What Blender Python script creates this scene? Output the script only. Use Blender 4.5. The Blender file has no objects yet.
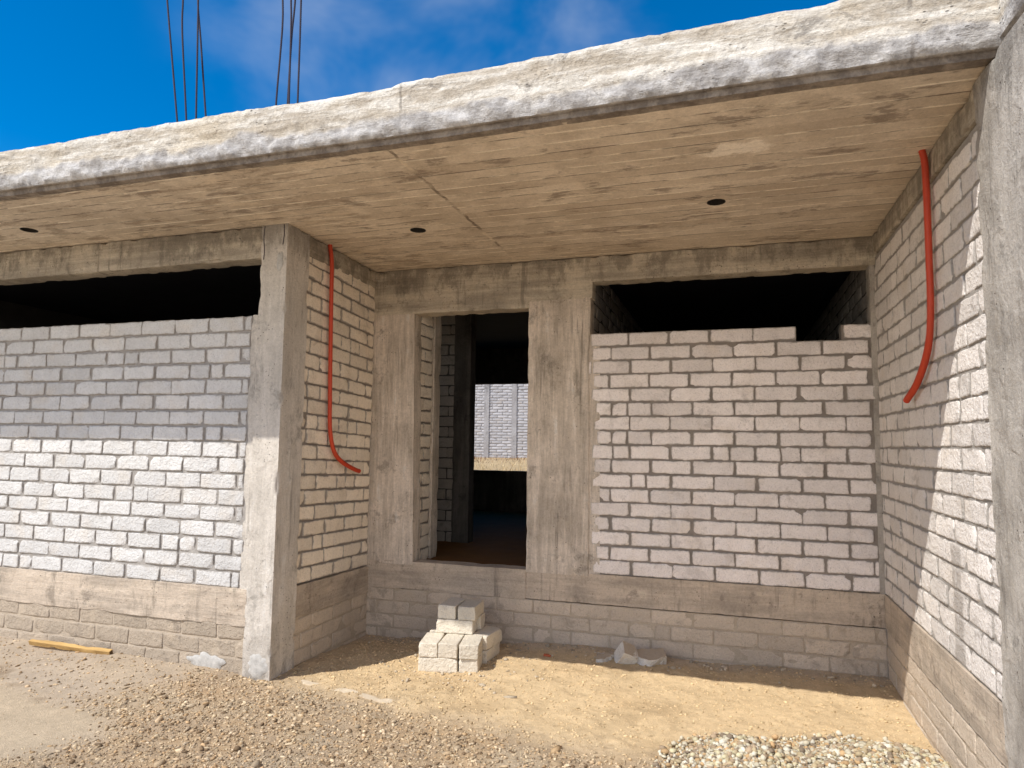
import bpy, bmesh, math, random
import numpy as np
from mathutils import Matrix, Vector

random.seed(7)
rng = np.random.default_rng(11)
scene = bpy.context.scene
col = scene.collection

# ------------------------------------------------------------------ noise
def _h(ix, iy, iz, s):
    n = (ix * 374761393 + iy * 668265263 + iz * 2147483647 + s * 974634777) & 0xffffffff
    n = ((n ^ (n >> 13)) * 1274126177) & 0xffffffff
    n = (n ^ (n >> 16)) & 0xffffffff
    return n.astype(np.float64) / 4294967295.0

def vnoise(P, freq, seed=0):
    """value noise in -1..1 for an (n,3) array"""
    Q = np.asarray(P, dtype=np.float64) * freq + 1000.5
    I = np.floor(Q).astype(np.int64)
    F = Q - I
    F = F * F * (3 - 2 * F)
    r = 0
    for dx in (0, 1):
        wx = F[:, 0] if dx else 1 - F[:, 0]
        for dy in (0, 1):
            wy = F[:, 1] if dy else 1 - F[:, 1]
            for dz in (0, 1):
                wz = F[:, 2] if dz else 1 - F[:, 2]
                r = r + wx * wy * wz * _h(I[:, 0] + dx, I[:, 1] + dy, I[:, 2] + dz, seed)
    return r * 2 - 1

def fbm(P, freq, seed=0, octs=4, gain=.5):
    a, r, t = 1.0, 0, 0
    for o in range(octs):
        r = r + a * vnoise(P, freq * 2 ** o, seed + o * 17)
        t += a
        a *= gain
    return r / t

def sstep(a, b, x):
    t = np.clip((x - a) / (b - a), 0, 1)
    return t * t * (3 - 2 * t)

# ------------------------------------------------------------------ mesh / object helpers
def link(o, parent=None):
    col.objects.link(o)
    if parent is not None:
        o.parent = parent
    return o

def make_mesh(name, V, Fs, mats, midx=None, smooth=True, attr=None, colattr=None):
    V = np.asarray(V, dtype=np.float32)
    me = bpy.data.meshes.new(name)
    if isinstance(Fs, np.ndarray):
        nf, k = Fs.shape
        me.vertices.add(len(V)); me.vertices.foreach_set('co', V.ravel())
        me.loops.add(nf * k); me.loops.foreach_set('vertex_index', Fs.astype(np.int32).ravel())
        me.polygons.add(nf)
        me.polygons.foreach_set('loop_start', np.arange(0, nf * k, k, dtype=np.int32))
        me.polygons.foreach_set('loop_total', np.full(nf, k, dtype=np.int32))
        me.update(calc_edges=True)
    else:
        me.from_pydata([tuple(map(float, v)) for v in V], [], [tuple(map(int, f)) for f in Fs])
    for m in mats:
        me.materials.append(m)
    if midx is not None:
        me.polygons.foreach_set('material_index', np.asarray(midx, dtype=np.int32))
    if smooth:
        me.polygons.foreach_set('use_smooth', np.ones(len(me.polygons), dtype=bool))
    if attr is not None:
        for an, av in attr.items():
            a = me.attributes.new(an, 'FLOAT', 'POINT')
            a.data.foreach_set('value', np.asarray(av, dtype=np.float32))
    if colattr is not None:
        a = me.attributes.new('tone', 'FLOAT_COLOR', 'POINT')
        c = np.ones((len(V), 4), dtype=np.float32); c[:, :3] = colattr
        a.data.foreach_set('color', c.ravel())
    me.validate()
    me.update()
    return me

def root(name, loc, label, cat, group=None, rz=0):
    o = bpy.data.objects.new(name, None)
    o.empty_display_size = .1
    o.location = loc
    o.rotation_euler = (0, 0, rz)
    return tag(link(o), label, cat, group)

def tag(o, label=None, cat=None, group=None, kind=None):
    if label: o['label'] = label
    if cat: o['category'] = cat
    if group: o['group'] = group
    if kind: o['kind'] = kind
    return o

def part(name, V, Fs, mats, parent, **k):
    V = np.asarray(V, dtype=np.float64)
    base = np.zeros(3)
    p = parent
    while p is not None:
        base += np.array(p.location); p = p.parent
    o = bpy.data.objects.new(name, make_mesh(name, V - base, Fs, mats, **k))
    return link(o, parent)

class Geo:
    """collects pieces for one mesh"""
    def __init__(s):
        s.V = []; s.F = []; s.M = []; s.A = []; s.E = []; s.n = 0
    def add(s, V, F, m=0, a=0.5, e=.05):
        V = np.asarray(V, dtype=np.float64); F = np.asarray(F, dtype=np.int64)
        s.V.append(V); s.F.append(F + s.n); s.M.append(np.full(len(F), m)); s.A.append(np.full(len(V), a) if np.isscalar(a) else a)
        s.E.append(np.full(len(V), e) if np.isscalar(e) else e)
        s.n += len(V)
    def part(s, name, mats, parent, **k):
        return part(name, np.vstack(s.V), np.vstack(s.F), mats, parent, midx=np.concatenate(s.M), attr={'rnd': np.concatenate(s.A), 'edge': np.concatenate(s.E)}, **k)

def gridfaces(nu, nv, flip=False):
    i = np.arange(nu - 1)[:, None] * nv + np.arange(nv - 1)[None, :]
    i = i.ravel()
    F = np.stack([i, i + nv, i + nv + 1, i + 1], 1)
    return F[:, ::-1] if flip else F

def cbox(g, x0, x1, y0, y1, z0, z1, step=.03, amp=.003, chip=.008, m=0, xf=None, seed=3, a=.5):
    """rough cast box: six gridded faces displaced by position noise, edges chipped"""
    lo = np.array([x0, y0, z0], float); hi = np.array([x1, y1, z1], float)
    for ax in range(3):
        b, c = (ax + 1) % 3, (ax + 2) % 3
        nb = max(2, int(min(260, (hi[b] - lo[b]) / step)) + 1); nc = max(2, int(min(260, (hi[c] - lo[c]) / step)) + 1)
        B, Cc = np.meshgrid(np.linspace(lo[b], hi[b], nb), np.linspace(lo[c], hi[c], nc), indexing='ij')
        for side in (0, 1):
            P = np.zeros((nb * nc, 3))
            P[:, b] = B.ravel(); P[:, c] = Cc.ravel(); P[:, ax] = hi[ax] if side else lo[ax]
            on = np.zeros((len(P), 3)); D = np.zeros((len(P), 3))
            for k in range(3):
                on[:, k] = np.where(np.abs(P[:, k] - lo[k]) < 1e-6, 1, np.where(np.abs(P[:, k] - hi[k]) < 1e-6, -1, 0))
            cnt = np.abs(on).sum(1)
            n1 = fbm(P, 5, seed, 3); n2 = vnoise(P, 17, seed + 5)
            edge = (cnt >= 2) * np.clip(n1 * .7 + n2 * .7, 0, 1) ** 1.5
            D += on * ((n1 + n2 * .5) * amp)[:, None] + on * (edge * chip)[:, None]
            P = P + D
            if xf is not None: P = xf(P)
            g.add(P, gridfaces(nb, nc, flip=(side == 0)), m, a)

# ------------------------------------------------------------------ materials
def nt(name):
    m = bpy.data.materials.new(name); m.use_nodes = True
    t = m.node_tree; t.nodes.clear()
    out = t.nodes.new('ShaderNodeOutputMaterial'); b = t.nodes.new('ShaderNodeBsdfPrincipled')
    t.links.new(b.outputs[0], out.inputs[0])
    b.inputs['Roughness'].default_value = .93
    b.inputs['Specular IOR Level'].default_value = .25
    return m, t, b

class N:
    def __init__(s, t): s.t = t
    def n(s, typ, **k):
        x = s.t.nodes.new(typ)
        for a, v in k.items(): setattr(x, a, v)
        return x
    def put(s, sock, v):
        if isinstance(v, bpy.types.NodeSocket): s.t.links.new(v, sock)
        elif isinstance(v, tuple) and len(v) == 3 and sock.type == 'RGBA': sock.default_value = (*v, 1)
        else: sock.default_value = v
    def pos(s, scale=(1, 1, 1), obj=False):
        if obj: v = s.n('ShaderNodeTexCoord').outputs['Object']
        else: v = s.n('ShaderNodeNewGeometry').outputs['Position']
        if scale == (1, 1, 1): return v
        m = s.n('ShaderNodeVectorMath', operation='MULTIPLY'); s.put(m.inputs[0], v); m.inputs[1].default_value = scale
        return m.outputs[0]
    def noise(s, vec, scale, detail=4, rough=.55, dist=0):
        x = s.n('ShaderNodeTexNoise'); s.put(x.inputs['Vector'], vec)
        x.inputs['Scale'].default_value = scale; x.inputs['Detail'].default_value = detail
        x.inputs['Roughness'].default_value = rough; x.inputs['Distortion'].default_value = dist
        return x.outputs['Fac']
    def voro(s, vec, scale, feature='F1', out='Distance'):
        x = s.n('ShaderNodeTexVoronoi', feature=feature); s.put(x.inputs['Vector'], vec); x.inputs['Scale'].default_value = scale
        return x.outputs[out]
    def ramp(s, v, a, b, lo=0., hi=1.):
        x = s.n('ShaderNodeMapRange', interpolation_type='SMOOTHSTEP'); s.put(x.inputs[0], v)
        x.inputs[1].default_value = a; x.inputs[2].default_value = b; x.inputs[3].default_value = lo; x.inputs[4].default_value = hi
        return x.outputs[0]
    def m(s, op, a, b=0., c=None):
        x = s.n('ShaderNodeMath', operation=op); s.put(x.inputs[0], a); s.put(x.inputs[1], b)
        if c is not None: s.put(x.inputs[2], c)
        return x.outputs[0]
    def mix(s, f, a, b, blend='MIX'):
        x = s.n('ShaderNodeMix', data_type='RGBA', blend_type=blend)
        s.put(x.inputs[0], f); s.put(x.inputs[6], a); s.put(x.inputs[7], b)
        return x.outputs[2]
    def scale(s, c, f):
        """colour times a factor"""
        x = s.n('ShaderNodeVectorMath', operation='SCALE'); s.put(x.inputs[0], c); s.put(x.inputs[3], f)
        return x.outputs[0]
    def attr(s, name, out='Fac'):
        return s.n('ShaderNodeAttribute', attribute_name=name).outputs[out]
    def bump(s, h, strength=.5, dist=.01, normal=None):
        x = s.n('ShaderNodeBump'); s.put(x.inputs['Height'], h); x.inputs['Strength'].default_value = strength
        x.inputs['Distance'].default_value = dist
        if normal is not None: s.put(x.inputs['Normal'], normal)
        return x.outputs[0]
    def sep(s, v):
        x = s.n('ShaderNodeSeparateXYZ'); s.put(x.inputs[0], v); return x.outputs

def mat_block(name, base, stain=(.30, .28, .26), stain_amt=.55, obj=False, seed=0., dust=False, smear=(.31, .28, .25), stripe=False):
    m, t, b = nt(name); n = N(t)
    p = n.pos(obj=obj)
    if obj:
        oi = n.n('ShaderNodeObjectInfo').outputs['Random']
        a = n.n('ShaderNodeVectorMath', operation='ADD'); n.put(a.inputs[0], p)
        c = n.n('ShaderNodeCombineXYZ'); n.put(c.inputs[0], n.m('MULTIPLY', oi, 31.)); n.put(c.inputs[1], n.m('MULTIPLY', oi, 17.)); n.put(a.inputs[1], c.outputs[0])
        p = a.outputs[0]; rnd = oi
    else:
        rnd = n.attr('rnd')
    big = n.noise(p, 1.3 + seed, 3); mid = n.noise(p, 9, 5, .65); fine = n.noise(p, 75, 4, .7); grit = n.noise(p, 260, 2, .6)
    f = n.m('ADD', n.m('MULTIPLY', rnd, .20), .85)
    f = n.m('ADD', f, n.m('MULTIPLY', n.m('SUBTRACT', mid, .5), .30))
    f = n.m('ADD', f, n.m('MULTIPLY', n.m('SUBTRACT', fine, .5), .38))
    f = n.m('ADD', f, n.m('MULTIPLY', n.m('SUBTRACT', big, .5), .25))
    c = n.scale(base, f)
    warm = n.noise(p, 4.1, 2)
    c = n.mix(n.ramp(warm, .5, .75, 0, .22), c, (.62, .50, .36))
    st = n.ramp(n.m('ADD', n.noise(p, 7, 6, .7, .6), n.m('MULTIPLY', n.m('SUBTRACT', n.noise(p, 1.9, 2), .5), .5)), .56, .70, 0, stain_amt)
    c = n.mix(st, c, stain)
    if not obj:
        ed = n.m('ADD', n.attr('edge'), n.m('ADD', n.m('MULTIPLY', n.m('SUBTRACT', n.noise(p, 30, 4, .7), .5), .026), n.m('MULTIPLY', n.m('SUBTRACT', n.noise(p, 6, 3, .6), .5), .030)))
        c = n.mix(n.ramp(ed, .0045, .0005, 0, .8), c, smear)
        c = n.mix(n.ramp(ed, .014, .004, 0, .22), c, smear)
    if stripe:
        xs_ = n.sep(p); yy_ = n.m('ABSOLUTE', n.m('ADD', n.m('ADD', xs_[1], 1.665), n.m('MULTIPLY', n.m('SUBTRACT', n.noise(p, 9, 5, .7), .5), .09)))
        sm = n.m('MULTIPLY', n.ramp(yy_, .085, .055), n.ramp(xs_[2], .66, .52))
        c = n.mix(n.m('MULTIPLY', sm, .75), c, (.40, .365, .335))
    spk = n.ramp(n.noise(p, 130, 2, .5), .56, .70, 0, .5)
    c = n.mix(spk, c, tuple(x * .55 for x in base))
    pit = n.ramp(n.voro(p, 95), .10, .26)
    pitmask = n.ramp(n.noise(p, 40, 2), .45, .62)
    c = n.mix(n.m('MULTIPLY', n.m('SUBTRACT', 1., pit), n.m('MULTIPLY', pitmask, .65)), c, (.16, .14, .12))
    if dust:
        nz = n.sep(n.n('ShaderNodeNewGeometry').outputs['Normal'])[2]
        c = n.mix(n.ramp(n.m('ADD', nz, n.m('MULTIPLY', n.m('SUBTRACT', mid, .5), .6)), .35, .75, 0, .85), c, (.44, .34, .23))
    n.put(b.inputs['Base Color'], c)
    h = n.m('ADD', n.m('MULTIPLY', fine, .8), n.m('ADD', n.m('MULTIPLY', grit, .35), n.m('MULTIPLY', n.m('MULTIPLY', pit, pitmask), .5)))
    n.put(b.inputs['Normal'], n.bump(h, .75, .006))
    return m

def mat_mortar(name, base=(.27, .245, .22)):
    m, t, b = nt(name); n = N(t)
    p = n.pos()
    mid = n.noise(p, 7, 5, .65); fine = n.noise(p, 85, 4, .7)
    f = n.m('ADD', n.m('ADD', n.m('MULTIPLY', mid, .8), n.m('MULTIPLY', fine, .6)), .30)
    n.put(b.inputs['Base Color'], n.scale(base, f))
    n.put(b.inputs['Normal'], n.bump(fine, .8, .006))
    return m

def mat_concrete(name, base, dark, grain=(1, 1, 1), warm=(.45, .37, .27), warm_amt=.3, pale_amt=.35, line=.5, bump=.7, drip=.6):
    """cast concrete; grain stretches the board marks"""
    m, t, b = nt(name); n = N(t)
    p = n.pos(); g = n.pos(grain); xyz = n.sep(p)
    big = n.noise(p, 1.9, 4, .65, .4); mid = n.noise(p, 9, 6, .7); fine = n.noise(p, 60, 5, .75); grit = n.noise(p, 190, 2, .6); st = n.noise(g, 1., 5, .65, .3); st2 = n.noise(g, 4.6, 4, .7)
    c = n.mix(n.ramp(n.m('ADD', n.m('MULTIPLY', big, .5), n.m('MULTIPLY', st, .5)), .38, .60), dark, base)
    c = n.mix(n.ramp(mid, .52, .72, 0, warm_amt), c, warm)
    c = n.mix(n.ramp(n.m('ADD', n.m('MULTIPLY', st, .55), n.m('MULTIPLY', mid, .45)), .55, .67, 0, pale_amt), c, tuple(min(.78, x * 1.5) for x in base))
    # dark patches and run marks
    c = n.mix(n.ramp(n.noise(p, 4.3, 6, .75, .15), .56, .66, 0, .6), c, tuple(.55 * x for x in dark))
    dr = n.m('MULTIPLY', n.ramp(n.noise(n.pos((16, 16, .9)), 1., 4, .7), .54, .66), n.ramp(n.noise(p, 1.6, 3), .42, .60))
    c = n.mix(n.m('MULTIPLY', dr, drip), c, tuple(.5 * x for x in dark))
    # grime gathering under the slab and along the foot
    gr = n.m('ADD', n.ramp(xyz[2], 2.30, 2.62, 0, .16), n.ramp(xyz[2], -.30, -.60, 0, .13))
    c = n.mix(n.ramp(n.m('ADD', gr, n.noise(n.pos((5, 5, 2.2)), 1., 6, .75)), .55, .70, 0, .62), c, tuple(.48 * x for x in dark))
    f = n.m('ADD', n.m('ADD', n.m('MULTIPLY', st2, line), n.m('ADD', n.m('MULTIPLY', fine, .7), n.m('MULTIPLY', grit, .35))), 1 - .5 * line - .525)
    c = n.scale(c, f)
    hole = n.ramp(n.voro(p, 34), .08, .18); hm = n.ramp(n.noise(p, 6, 2), .52, .62)
    hole2 = n.ramp(n.voro(p, 90), .10, .22); hm2 = n.ramp(n.noise(p, 14, 2), .52, .62)
    c = n.mix(n.m('MULTIPLY', n.m('SUBTRACT', 1., hole), hm), c, (.07, .06, .05))
    c = n.mix(n.m('MULTIPLY', n.m('SUBTRACT', 1., hole2), n.m('MULTIPLY', hm2, .8)), c, (.10, .085, .07))
    n.put(b.inputs['Base Color'], c)
    h = n.m('ADD', n.m('MULTIPLY', st2, .7), n.m('ADD', n.m('MULTIPLY', fine, .7), n.m('ADD', n.m('MULTIPLY', mid, .8), n.m('MULTIPLY', n.m('MULTIPLY', hole, hm), .4))))
    n.put(b.inputs['Normal'], n.bump(h, bump, .010))
    return m

def mat_soffit():
    m, t, b = nt('board_marked_soffit'); n = N(t)
    p = n.pos(); xyz = n.sep(p)
    left = n.m('LESS_THAN', xyz[0], -2.77)
    y = n.m('DIVIDE', n.m('ADD', xyz[1], n.m('ADD', n.m('MULTIPLY', left, .047), 10.03)), .112)
    k = n.m('FLOOR', y); fr = n.m('FRACT', y)
    wn = n.n('ShaderNodeTexWhiteNoise', noise_dimensions='2D'); cb = n.n('ShaderNodeCombineXYZ'); n.put(cb.inputs[0], k); n.put(cb.inputs[1], left); n.put(wn.inputs['Vector'], cb.outputs[0])
    st2 = n.noise(n.pos((3, 45, 1)), 1.2, 3, .6)
    big = n.noise(p, 1.3, 4, .6, .3); mid = n.noise(p, 7, 6, .7); fine = n.noise(p, 60, 4, .75); grit = n.noise(p, 170, 2, .6)
    c = n.mix(n.ramp(n.m('ADD', n.m('MULTIPLY', big, .6), n.m('MULTIPLY', mid, .4)), .40, .60), (.54, .455, .355), (.74, .64, .515))
    c = n.mix(n.m('MULTIPLY', n.m('POWER', wn.outputs['Value'], 2.), .45), c, (.43, .34, .25))
    bl = n.noise(n.pos((2.6, 6.5, 1)), 1.0, 6, .72, .2)
    c = n.mix(n.ramp(bl, .555, .64, 0, .68), c, (.21, .165, .13))
    c = n.mix(n.m('MULTIPLY', n.ramp(n.noise(n.pos((2.4, 8, 1)), 1.1, 6, .7), .52, .61, 0, .65), n.ramp(xyz[0], -2.0, -4.0, .2, 1.)), c, (.29, .22, .16))
    c = n.mix(n.m('MULTIPLY', n.ramp(n.noise(n.pos((2., 7, 2)), 1.1, 6, .7), .54, .64, 0, .55), n.ramp(xyz[0], -2.2, -4.0, .3, 1.)), c, (.74, .62, .47))
    # straight board joints: thin dark line, broken pale grout fins beside it
    e = n.m('MULTIPLY', n.m('MINIMUM', fr, n.m('SUBTRACT', 1., fr)), .112)
    ej = n.m('ADD', e, n.m('MULTIPLY', n.m('SUBTRACT', n.noise(n.pos((30, 30, 1)), 1., 3, .7), .5), .006))
    br = n.ramp(n.noise(n.pos((2.6, 9, 1)), 1., 5, .75), .44, .52)
    lnp = n.m('MULTIPLY', n.ramp(ej, .0115, .0055), br)
    c = n.mix(n.m('MULTIPLY', lnp, .95), c, (.88, .78, .63))
    dk = n.m('MULTIPLY', n.ramp(ej, .0075, .0030), n.ramp(n.noise(n.pos((1.7, 9, 3)), 1., 5, .75), .48, .57))
    c = n.mix(n.m('MULTIPLY', dk, .8), c, (.12, .09, .07))
    # cross seam
    sx = n.m('ADD', xyz[0], n.m('MULTIPLY', n.m('SUBTRACT', n.noise(p, 5.3, 5, .7), .5), .07))
    sd = n.m('ABSOLUTE', n.m('ADD', sx, 2.77))
    sl = n.ramp(sd, .018, .006)
    c = n.mix(n.m('MULTIPLY', sl, n.ramp(n.noise(p, 6, 4, .7), .42, .58, .1, .8)), c, n.mix(n.ramp(n.noise(p, 2.2, 2), .45, .55), (.16, .12, .09), (.74, .63, .48)))
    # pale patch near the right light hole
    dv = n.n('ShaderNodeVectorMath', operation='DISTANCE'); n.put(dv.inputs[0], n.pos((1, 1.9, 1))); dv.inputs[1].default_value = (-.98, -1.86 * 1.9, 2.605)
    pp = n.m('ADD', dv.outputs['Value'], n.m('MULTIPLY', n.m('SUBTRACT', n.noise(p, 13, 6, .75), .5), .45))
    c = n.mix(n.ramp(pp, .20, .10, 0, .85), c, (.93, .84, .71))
    c = n.scale(c, n.m('ADD', n.m('ADD', n.m('MULTIPLY', fine, .6), n.m('MULTIPLY', grit, .3)), n.m('ADD', n.m('MULTIPLY', st2, .22), .44)))
    n.put(b.inputs['Base Color'], c)
    h = n.m('ADD', n.m('MULTIPLY', lnp, .9), n.m('ADD', n.m('MULTIPLY', st2, .3), n.m('ADD', n.m('MULTIPLY', fine, .5), n.m('MULTIPLY', wn.outputs['Value'], .7))))
    n.put(b.inputs['Normal'], n.bump(h, .6, .010))
    return m

def mat_slab_edge():
    m, t, b = nt('rough_slab_edge'); n = N(t)
    p = n.pos(); xyz = n.sep(p)
    big = n.noise(p, 1.6, 4, .6, .3); mid = n.noise(p, 8, 5, .65); fine = n.noise(p, 55, 4, .7); lay = n.noise(n.pos((3.2, 3, 22)), 1., 5, .65, .3)
    zz = n.m('ADD', xyz[2], n.m('ADD', n.m('MULTIPLY', n.m('SUBTRACT', n.noise(p, 2.1, 3), .5), .20), n.m('MULTIPLY', n.m('SUBTRACT', mid, .5), .09)))
    up = n.mix(n.ramp(lay, .40, .62), (.50, .44, .36), (.74, .70, .63))
    up = n.mix(n.ramp(big, .5, .68, 0, .4), up, (.70, .60, .45))
    lo = n.mix(n.ramp(mid, .38, .62), (.38, .36, .345), (.60, .58, .56))
    c = n.mix(n.ramp(zz, 2.715, 2.755), lo, up)
    c = n.mix(n.ramp(n.noise(n.pos((1, 1, 1.8)), 5.2, 6, .72, .5), .565, .69, 0, .75), c, (.25, .225, .20))
    pit = n.ramp(n.voro(n.pos((1, 1, 1.7)), 26), .10, .24); pm = n.ramp(n.noise(p, 5, 3), .56, .70)
    c = n.mix(n.m('MULTIPLY', n.m('SUBTRACT', 1., pit), pm), c, (.12, .11, .10))
    for sxx in (-2.66, -.30):
        sd = n.m('ABSOLUTE', n.m('SUBTRACT', n.m('ADD', xyz[0], n.m('MULTIPLY', n.m('SUBTRACT', n.noise(p, 9, 3), .5), .05)), sxx))
        c = n.mix(n.m('MULTIPLY', n.m('SUBTRACT', 1., n.ramp(sd, .004, .012)), n.ramp(n.noise(p, 12, 2), .45, .60, 0, .55)), c, (.16, .14, .12))
    c = n.mix(n.ramp(xyz[2], 2.637, 2.632), c, n.mix(n.ramp(mid, .4, .6), (.20, .165, .135), (.34, .29, .24)))
    c = n.scale(c, n.m('ADD', n.m('MULTIPLY', fine, .9), .44))
    n.put(b.inputs['Base Color'], c)
    h = n.m('ADD', n.m('MULTIPLY', fine, .7), n.m('ADD', n.m('MULTIPLY', lay, .9), n.m('MULTIPLY', n.m('MULTIPLY', pit, pm), .6)))
    n.put(b.inputs['Normal'], n.bump(h, .8, .014))
    return m

def mat_tone(name, bump_s=.6, var=.5, scale=60, obj=False):
    m, t, b = nt(name); n = N(t)
    p = n.pos(); fine = n.noise(p, scale, 5, .7); f2 = n.noise(p, scale * 4, 3, .7)
    c = n.scale(n.attr('tone', 'Color'), n.m('ADD', n.m('ADD', n.m('MULTIPLY', fine, var), n.m('MULTIPLY', f2, var)), 1 - var))
    n.put(b.inputs['Base Color'], c)
    n.put(b.inputs['Normal'], n.bump(n.m('ADD', fine, n.m('MULTIPLY', f2, .6)), bump_s, .012))
    return m

def mat_plain(name, base, rough=.5, var=.25, scale=20, bump=.2, stretch=(1, 1, 1), metal=0., obj=True):
    m, t, b = nt(name); n = N(t)
    p = n.pos(stretch, obj=obj); f = n.noise(p, scale, 5, .65); f2 = n.noise(p, scale * 6, 3, .6)
    n.put(b.inputs['Base Color'], n.scale(base, n.m('ADD', n.m('ADD', n.m('MULTIPLY', f, var * 1.4), n.m('MULTIPLY', f2, var * .6)), 1 - var)))
    b.inputs['Roughness'].default_value = rough; b.inputs['Metallic'].default_value = metal
    n.put(b.inputs['Normal'], n.bump(f2, bump, .004))
    return m

M_WHITE = mat_block('white_block', (.65, .64, .63), stain=(.52, .50, .48), stain_amt=.35)
M_PINK = mat_block('pinkish_block', (.92, .85, .815), stain=(.50, .45, .42), stain_amt=.42, seed=.2)
M_CREAM = mat_block('cream_block', (.92, .82, .69), stain=(.50, .42, .34), stain_amt=.40, seed=.1)
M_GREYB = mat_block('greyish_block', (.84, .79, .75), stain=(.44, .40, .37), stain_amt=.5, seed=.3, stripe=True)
M_FOUND = mat_block('smeared_foundation_block', (.61, .515, .415), smear=(.50, .42, .335), stain=(.36, .30, .24), stain_amt=.7, seed=.5)
M_FOUNDL = mat_block('damp_foundation_block', (.42, .35, .275), smear=(.39, .325, .26), stain=(.24, .20, .16), stain_amt=.7, seed=.6)
M_LOOSE = mat_block('loose_block', (.72, .655, .545), stain=(.45, .39, .31), stain_amt=.4, obj=True)
M_CHUNK = mat_block('dusty_broken_block', (.70, .67, .62), stain=(.45, .41, .35), stain_amt=.2, obj=True, dust=True)
M_MORT = mat_mortar('grey_mortar', (.28, .245, .215))
M_MORTL = mat_mortar('light_mortar', (.35, .325, .30))
M_MORTF = mat_mortar('foundation_mortar', (.46, .385, .30))
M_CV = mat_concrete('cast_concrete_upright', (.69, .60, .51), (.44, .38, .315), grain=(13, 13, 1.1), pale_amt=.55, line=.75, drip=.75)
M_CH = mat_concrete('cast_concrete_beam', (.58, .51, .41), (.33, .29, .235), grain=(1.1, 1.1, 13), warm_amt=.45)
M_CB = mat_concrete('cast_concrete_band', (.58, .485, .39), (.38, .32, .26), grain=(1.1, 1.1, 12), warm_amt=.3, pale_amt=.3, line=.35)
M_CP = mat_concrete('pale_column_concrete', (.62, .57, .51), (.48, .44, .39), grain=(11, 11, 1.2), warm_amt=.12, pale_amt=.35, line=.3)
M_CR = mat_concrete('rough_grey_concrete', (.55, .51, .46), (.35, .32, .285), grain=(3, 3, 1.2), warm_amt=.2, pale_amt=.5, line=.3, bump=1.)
M_YARD = mat_block('yard_wall_block', (.47, .465, .49), stain=(.36, .355, .37), stain_amt=.3, smear=(.34, .335, .35))
M_YARDM = mat_mortar('yard_wall_mortar', (.30, .295, .31))
M_YARDC = mat_concrete('yard_wall_column', (.37, .365, .38), (.30, .29, .30), line=.2, warm_amt=.05)
M_SMEAR = mat_concrete('cement_smear', (.52, .48, .44), (.42, .39, .35), grain=(6, 6, 1.2), warm_amt=.1, pale_amt=.3, line=.2, bump=.8, drip=.2)
M_SOF = mat_soffit()
M_EDGE = mat_slab_edge()
M_INB = mat_block('shaded_inner_block', (.30, .27, .24), stain=(.12, .11, .10), stain_amt=.5)  # darkness of the rooms put into the block colour
M_INM = mat_mortar('shaded_inner_mortar', (.07, .065, .06))  # mortar colour darkened to carry the rooms' shade
M_INC = mat_concrete('shaded_inner_concrete', (.10, .09, .08), (.05, .045, .04), grain=(10, 10, 1.2), warm=(.10,.08,.06))  # shade indoors darkened into the concrete colour
M_INSHADE = mat_plain('shaded_inner_ceiling', (.022, .022, .028), .95, .5, 4, .4, obj=False)  # near black colour stands in for shade inside the rooms
M_FLOOR = mat_plain('dusty_floor', (.16, .072, .016), .95, .5, 5, .5, obj=False)  # dust brown, with the indoor shade darkened into it
M_TUBE = mat_plain('orange_red_plastic', (.60, .075, .035), .42, .22, 9, .1)
M_WOOD = mat_plain('yellow_timber', (.50, .32, .125), .85, .75, 14, .5, stretch=(.25, 3, 3))
M_END = mat_plain('dark_timber_end', (.10, .06, .03), .9, .4, 40, .4)
M_STEEL = mat_plain('rusty_rebar', (.035, .03, .05), .7, .5, 60, .5)
M_BOX = mat_plain('dark_box_steel', (.04, .035, .03), .8, .3, 30, .2)
M_LIME = mat_plain('white_lime_splash', (.47, .455, .43), .95, .7, 25, .5)
M_RED = mat_plain('red_clay', (.50, .13, .06), .9, .3, 40, .4)
M_GROUND = mat_tone('dry_ground', .8, .42, 42)
M_STONE = mat_tone('stone_and_clod', .5, .45, 120)
M_GRASS = mat_tone('dry_grass', .2, .3, 30)

# ------------------------------------------------------------------ block walls
LB, HB = .318, .115
def lines(half, near, mid):
    e = [0, *near]
    L = [-half + x for x in e] + list(np.linspace(-half + near[-1], half - near[-1], mid + 2)[1:-1]) + [half - x for x in reversed(e)]
    return np.array(L)

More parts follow.
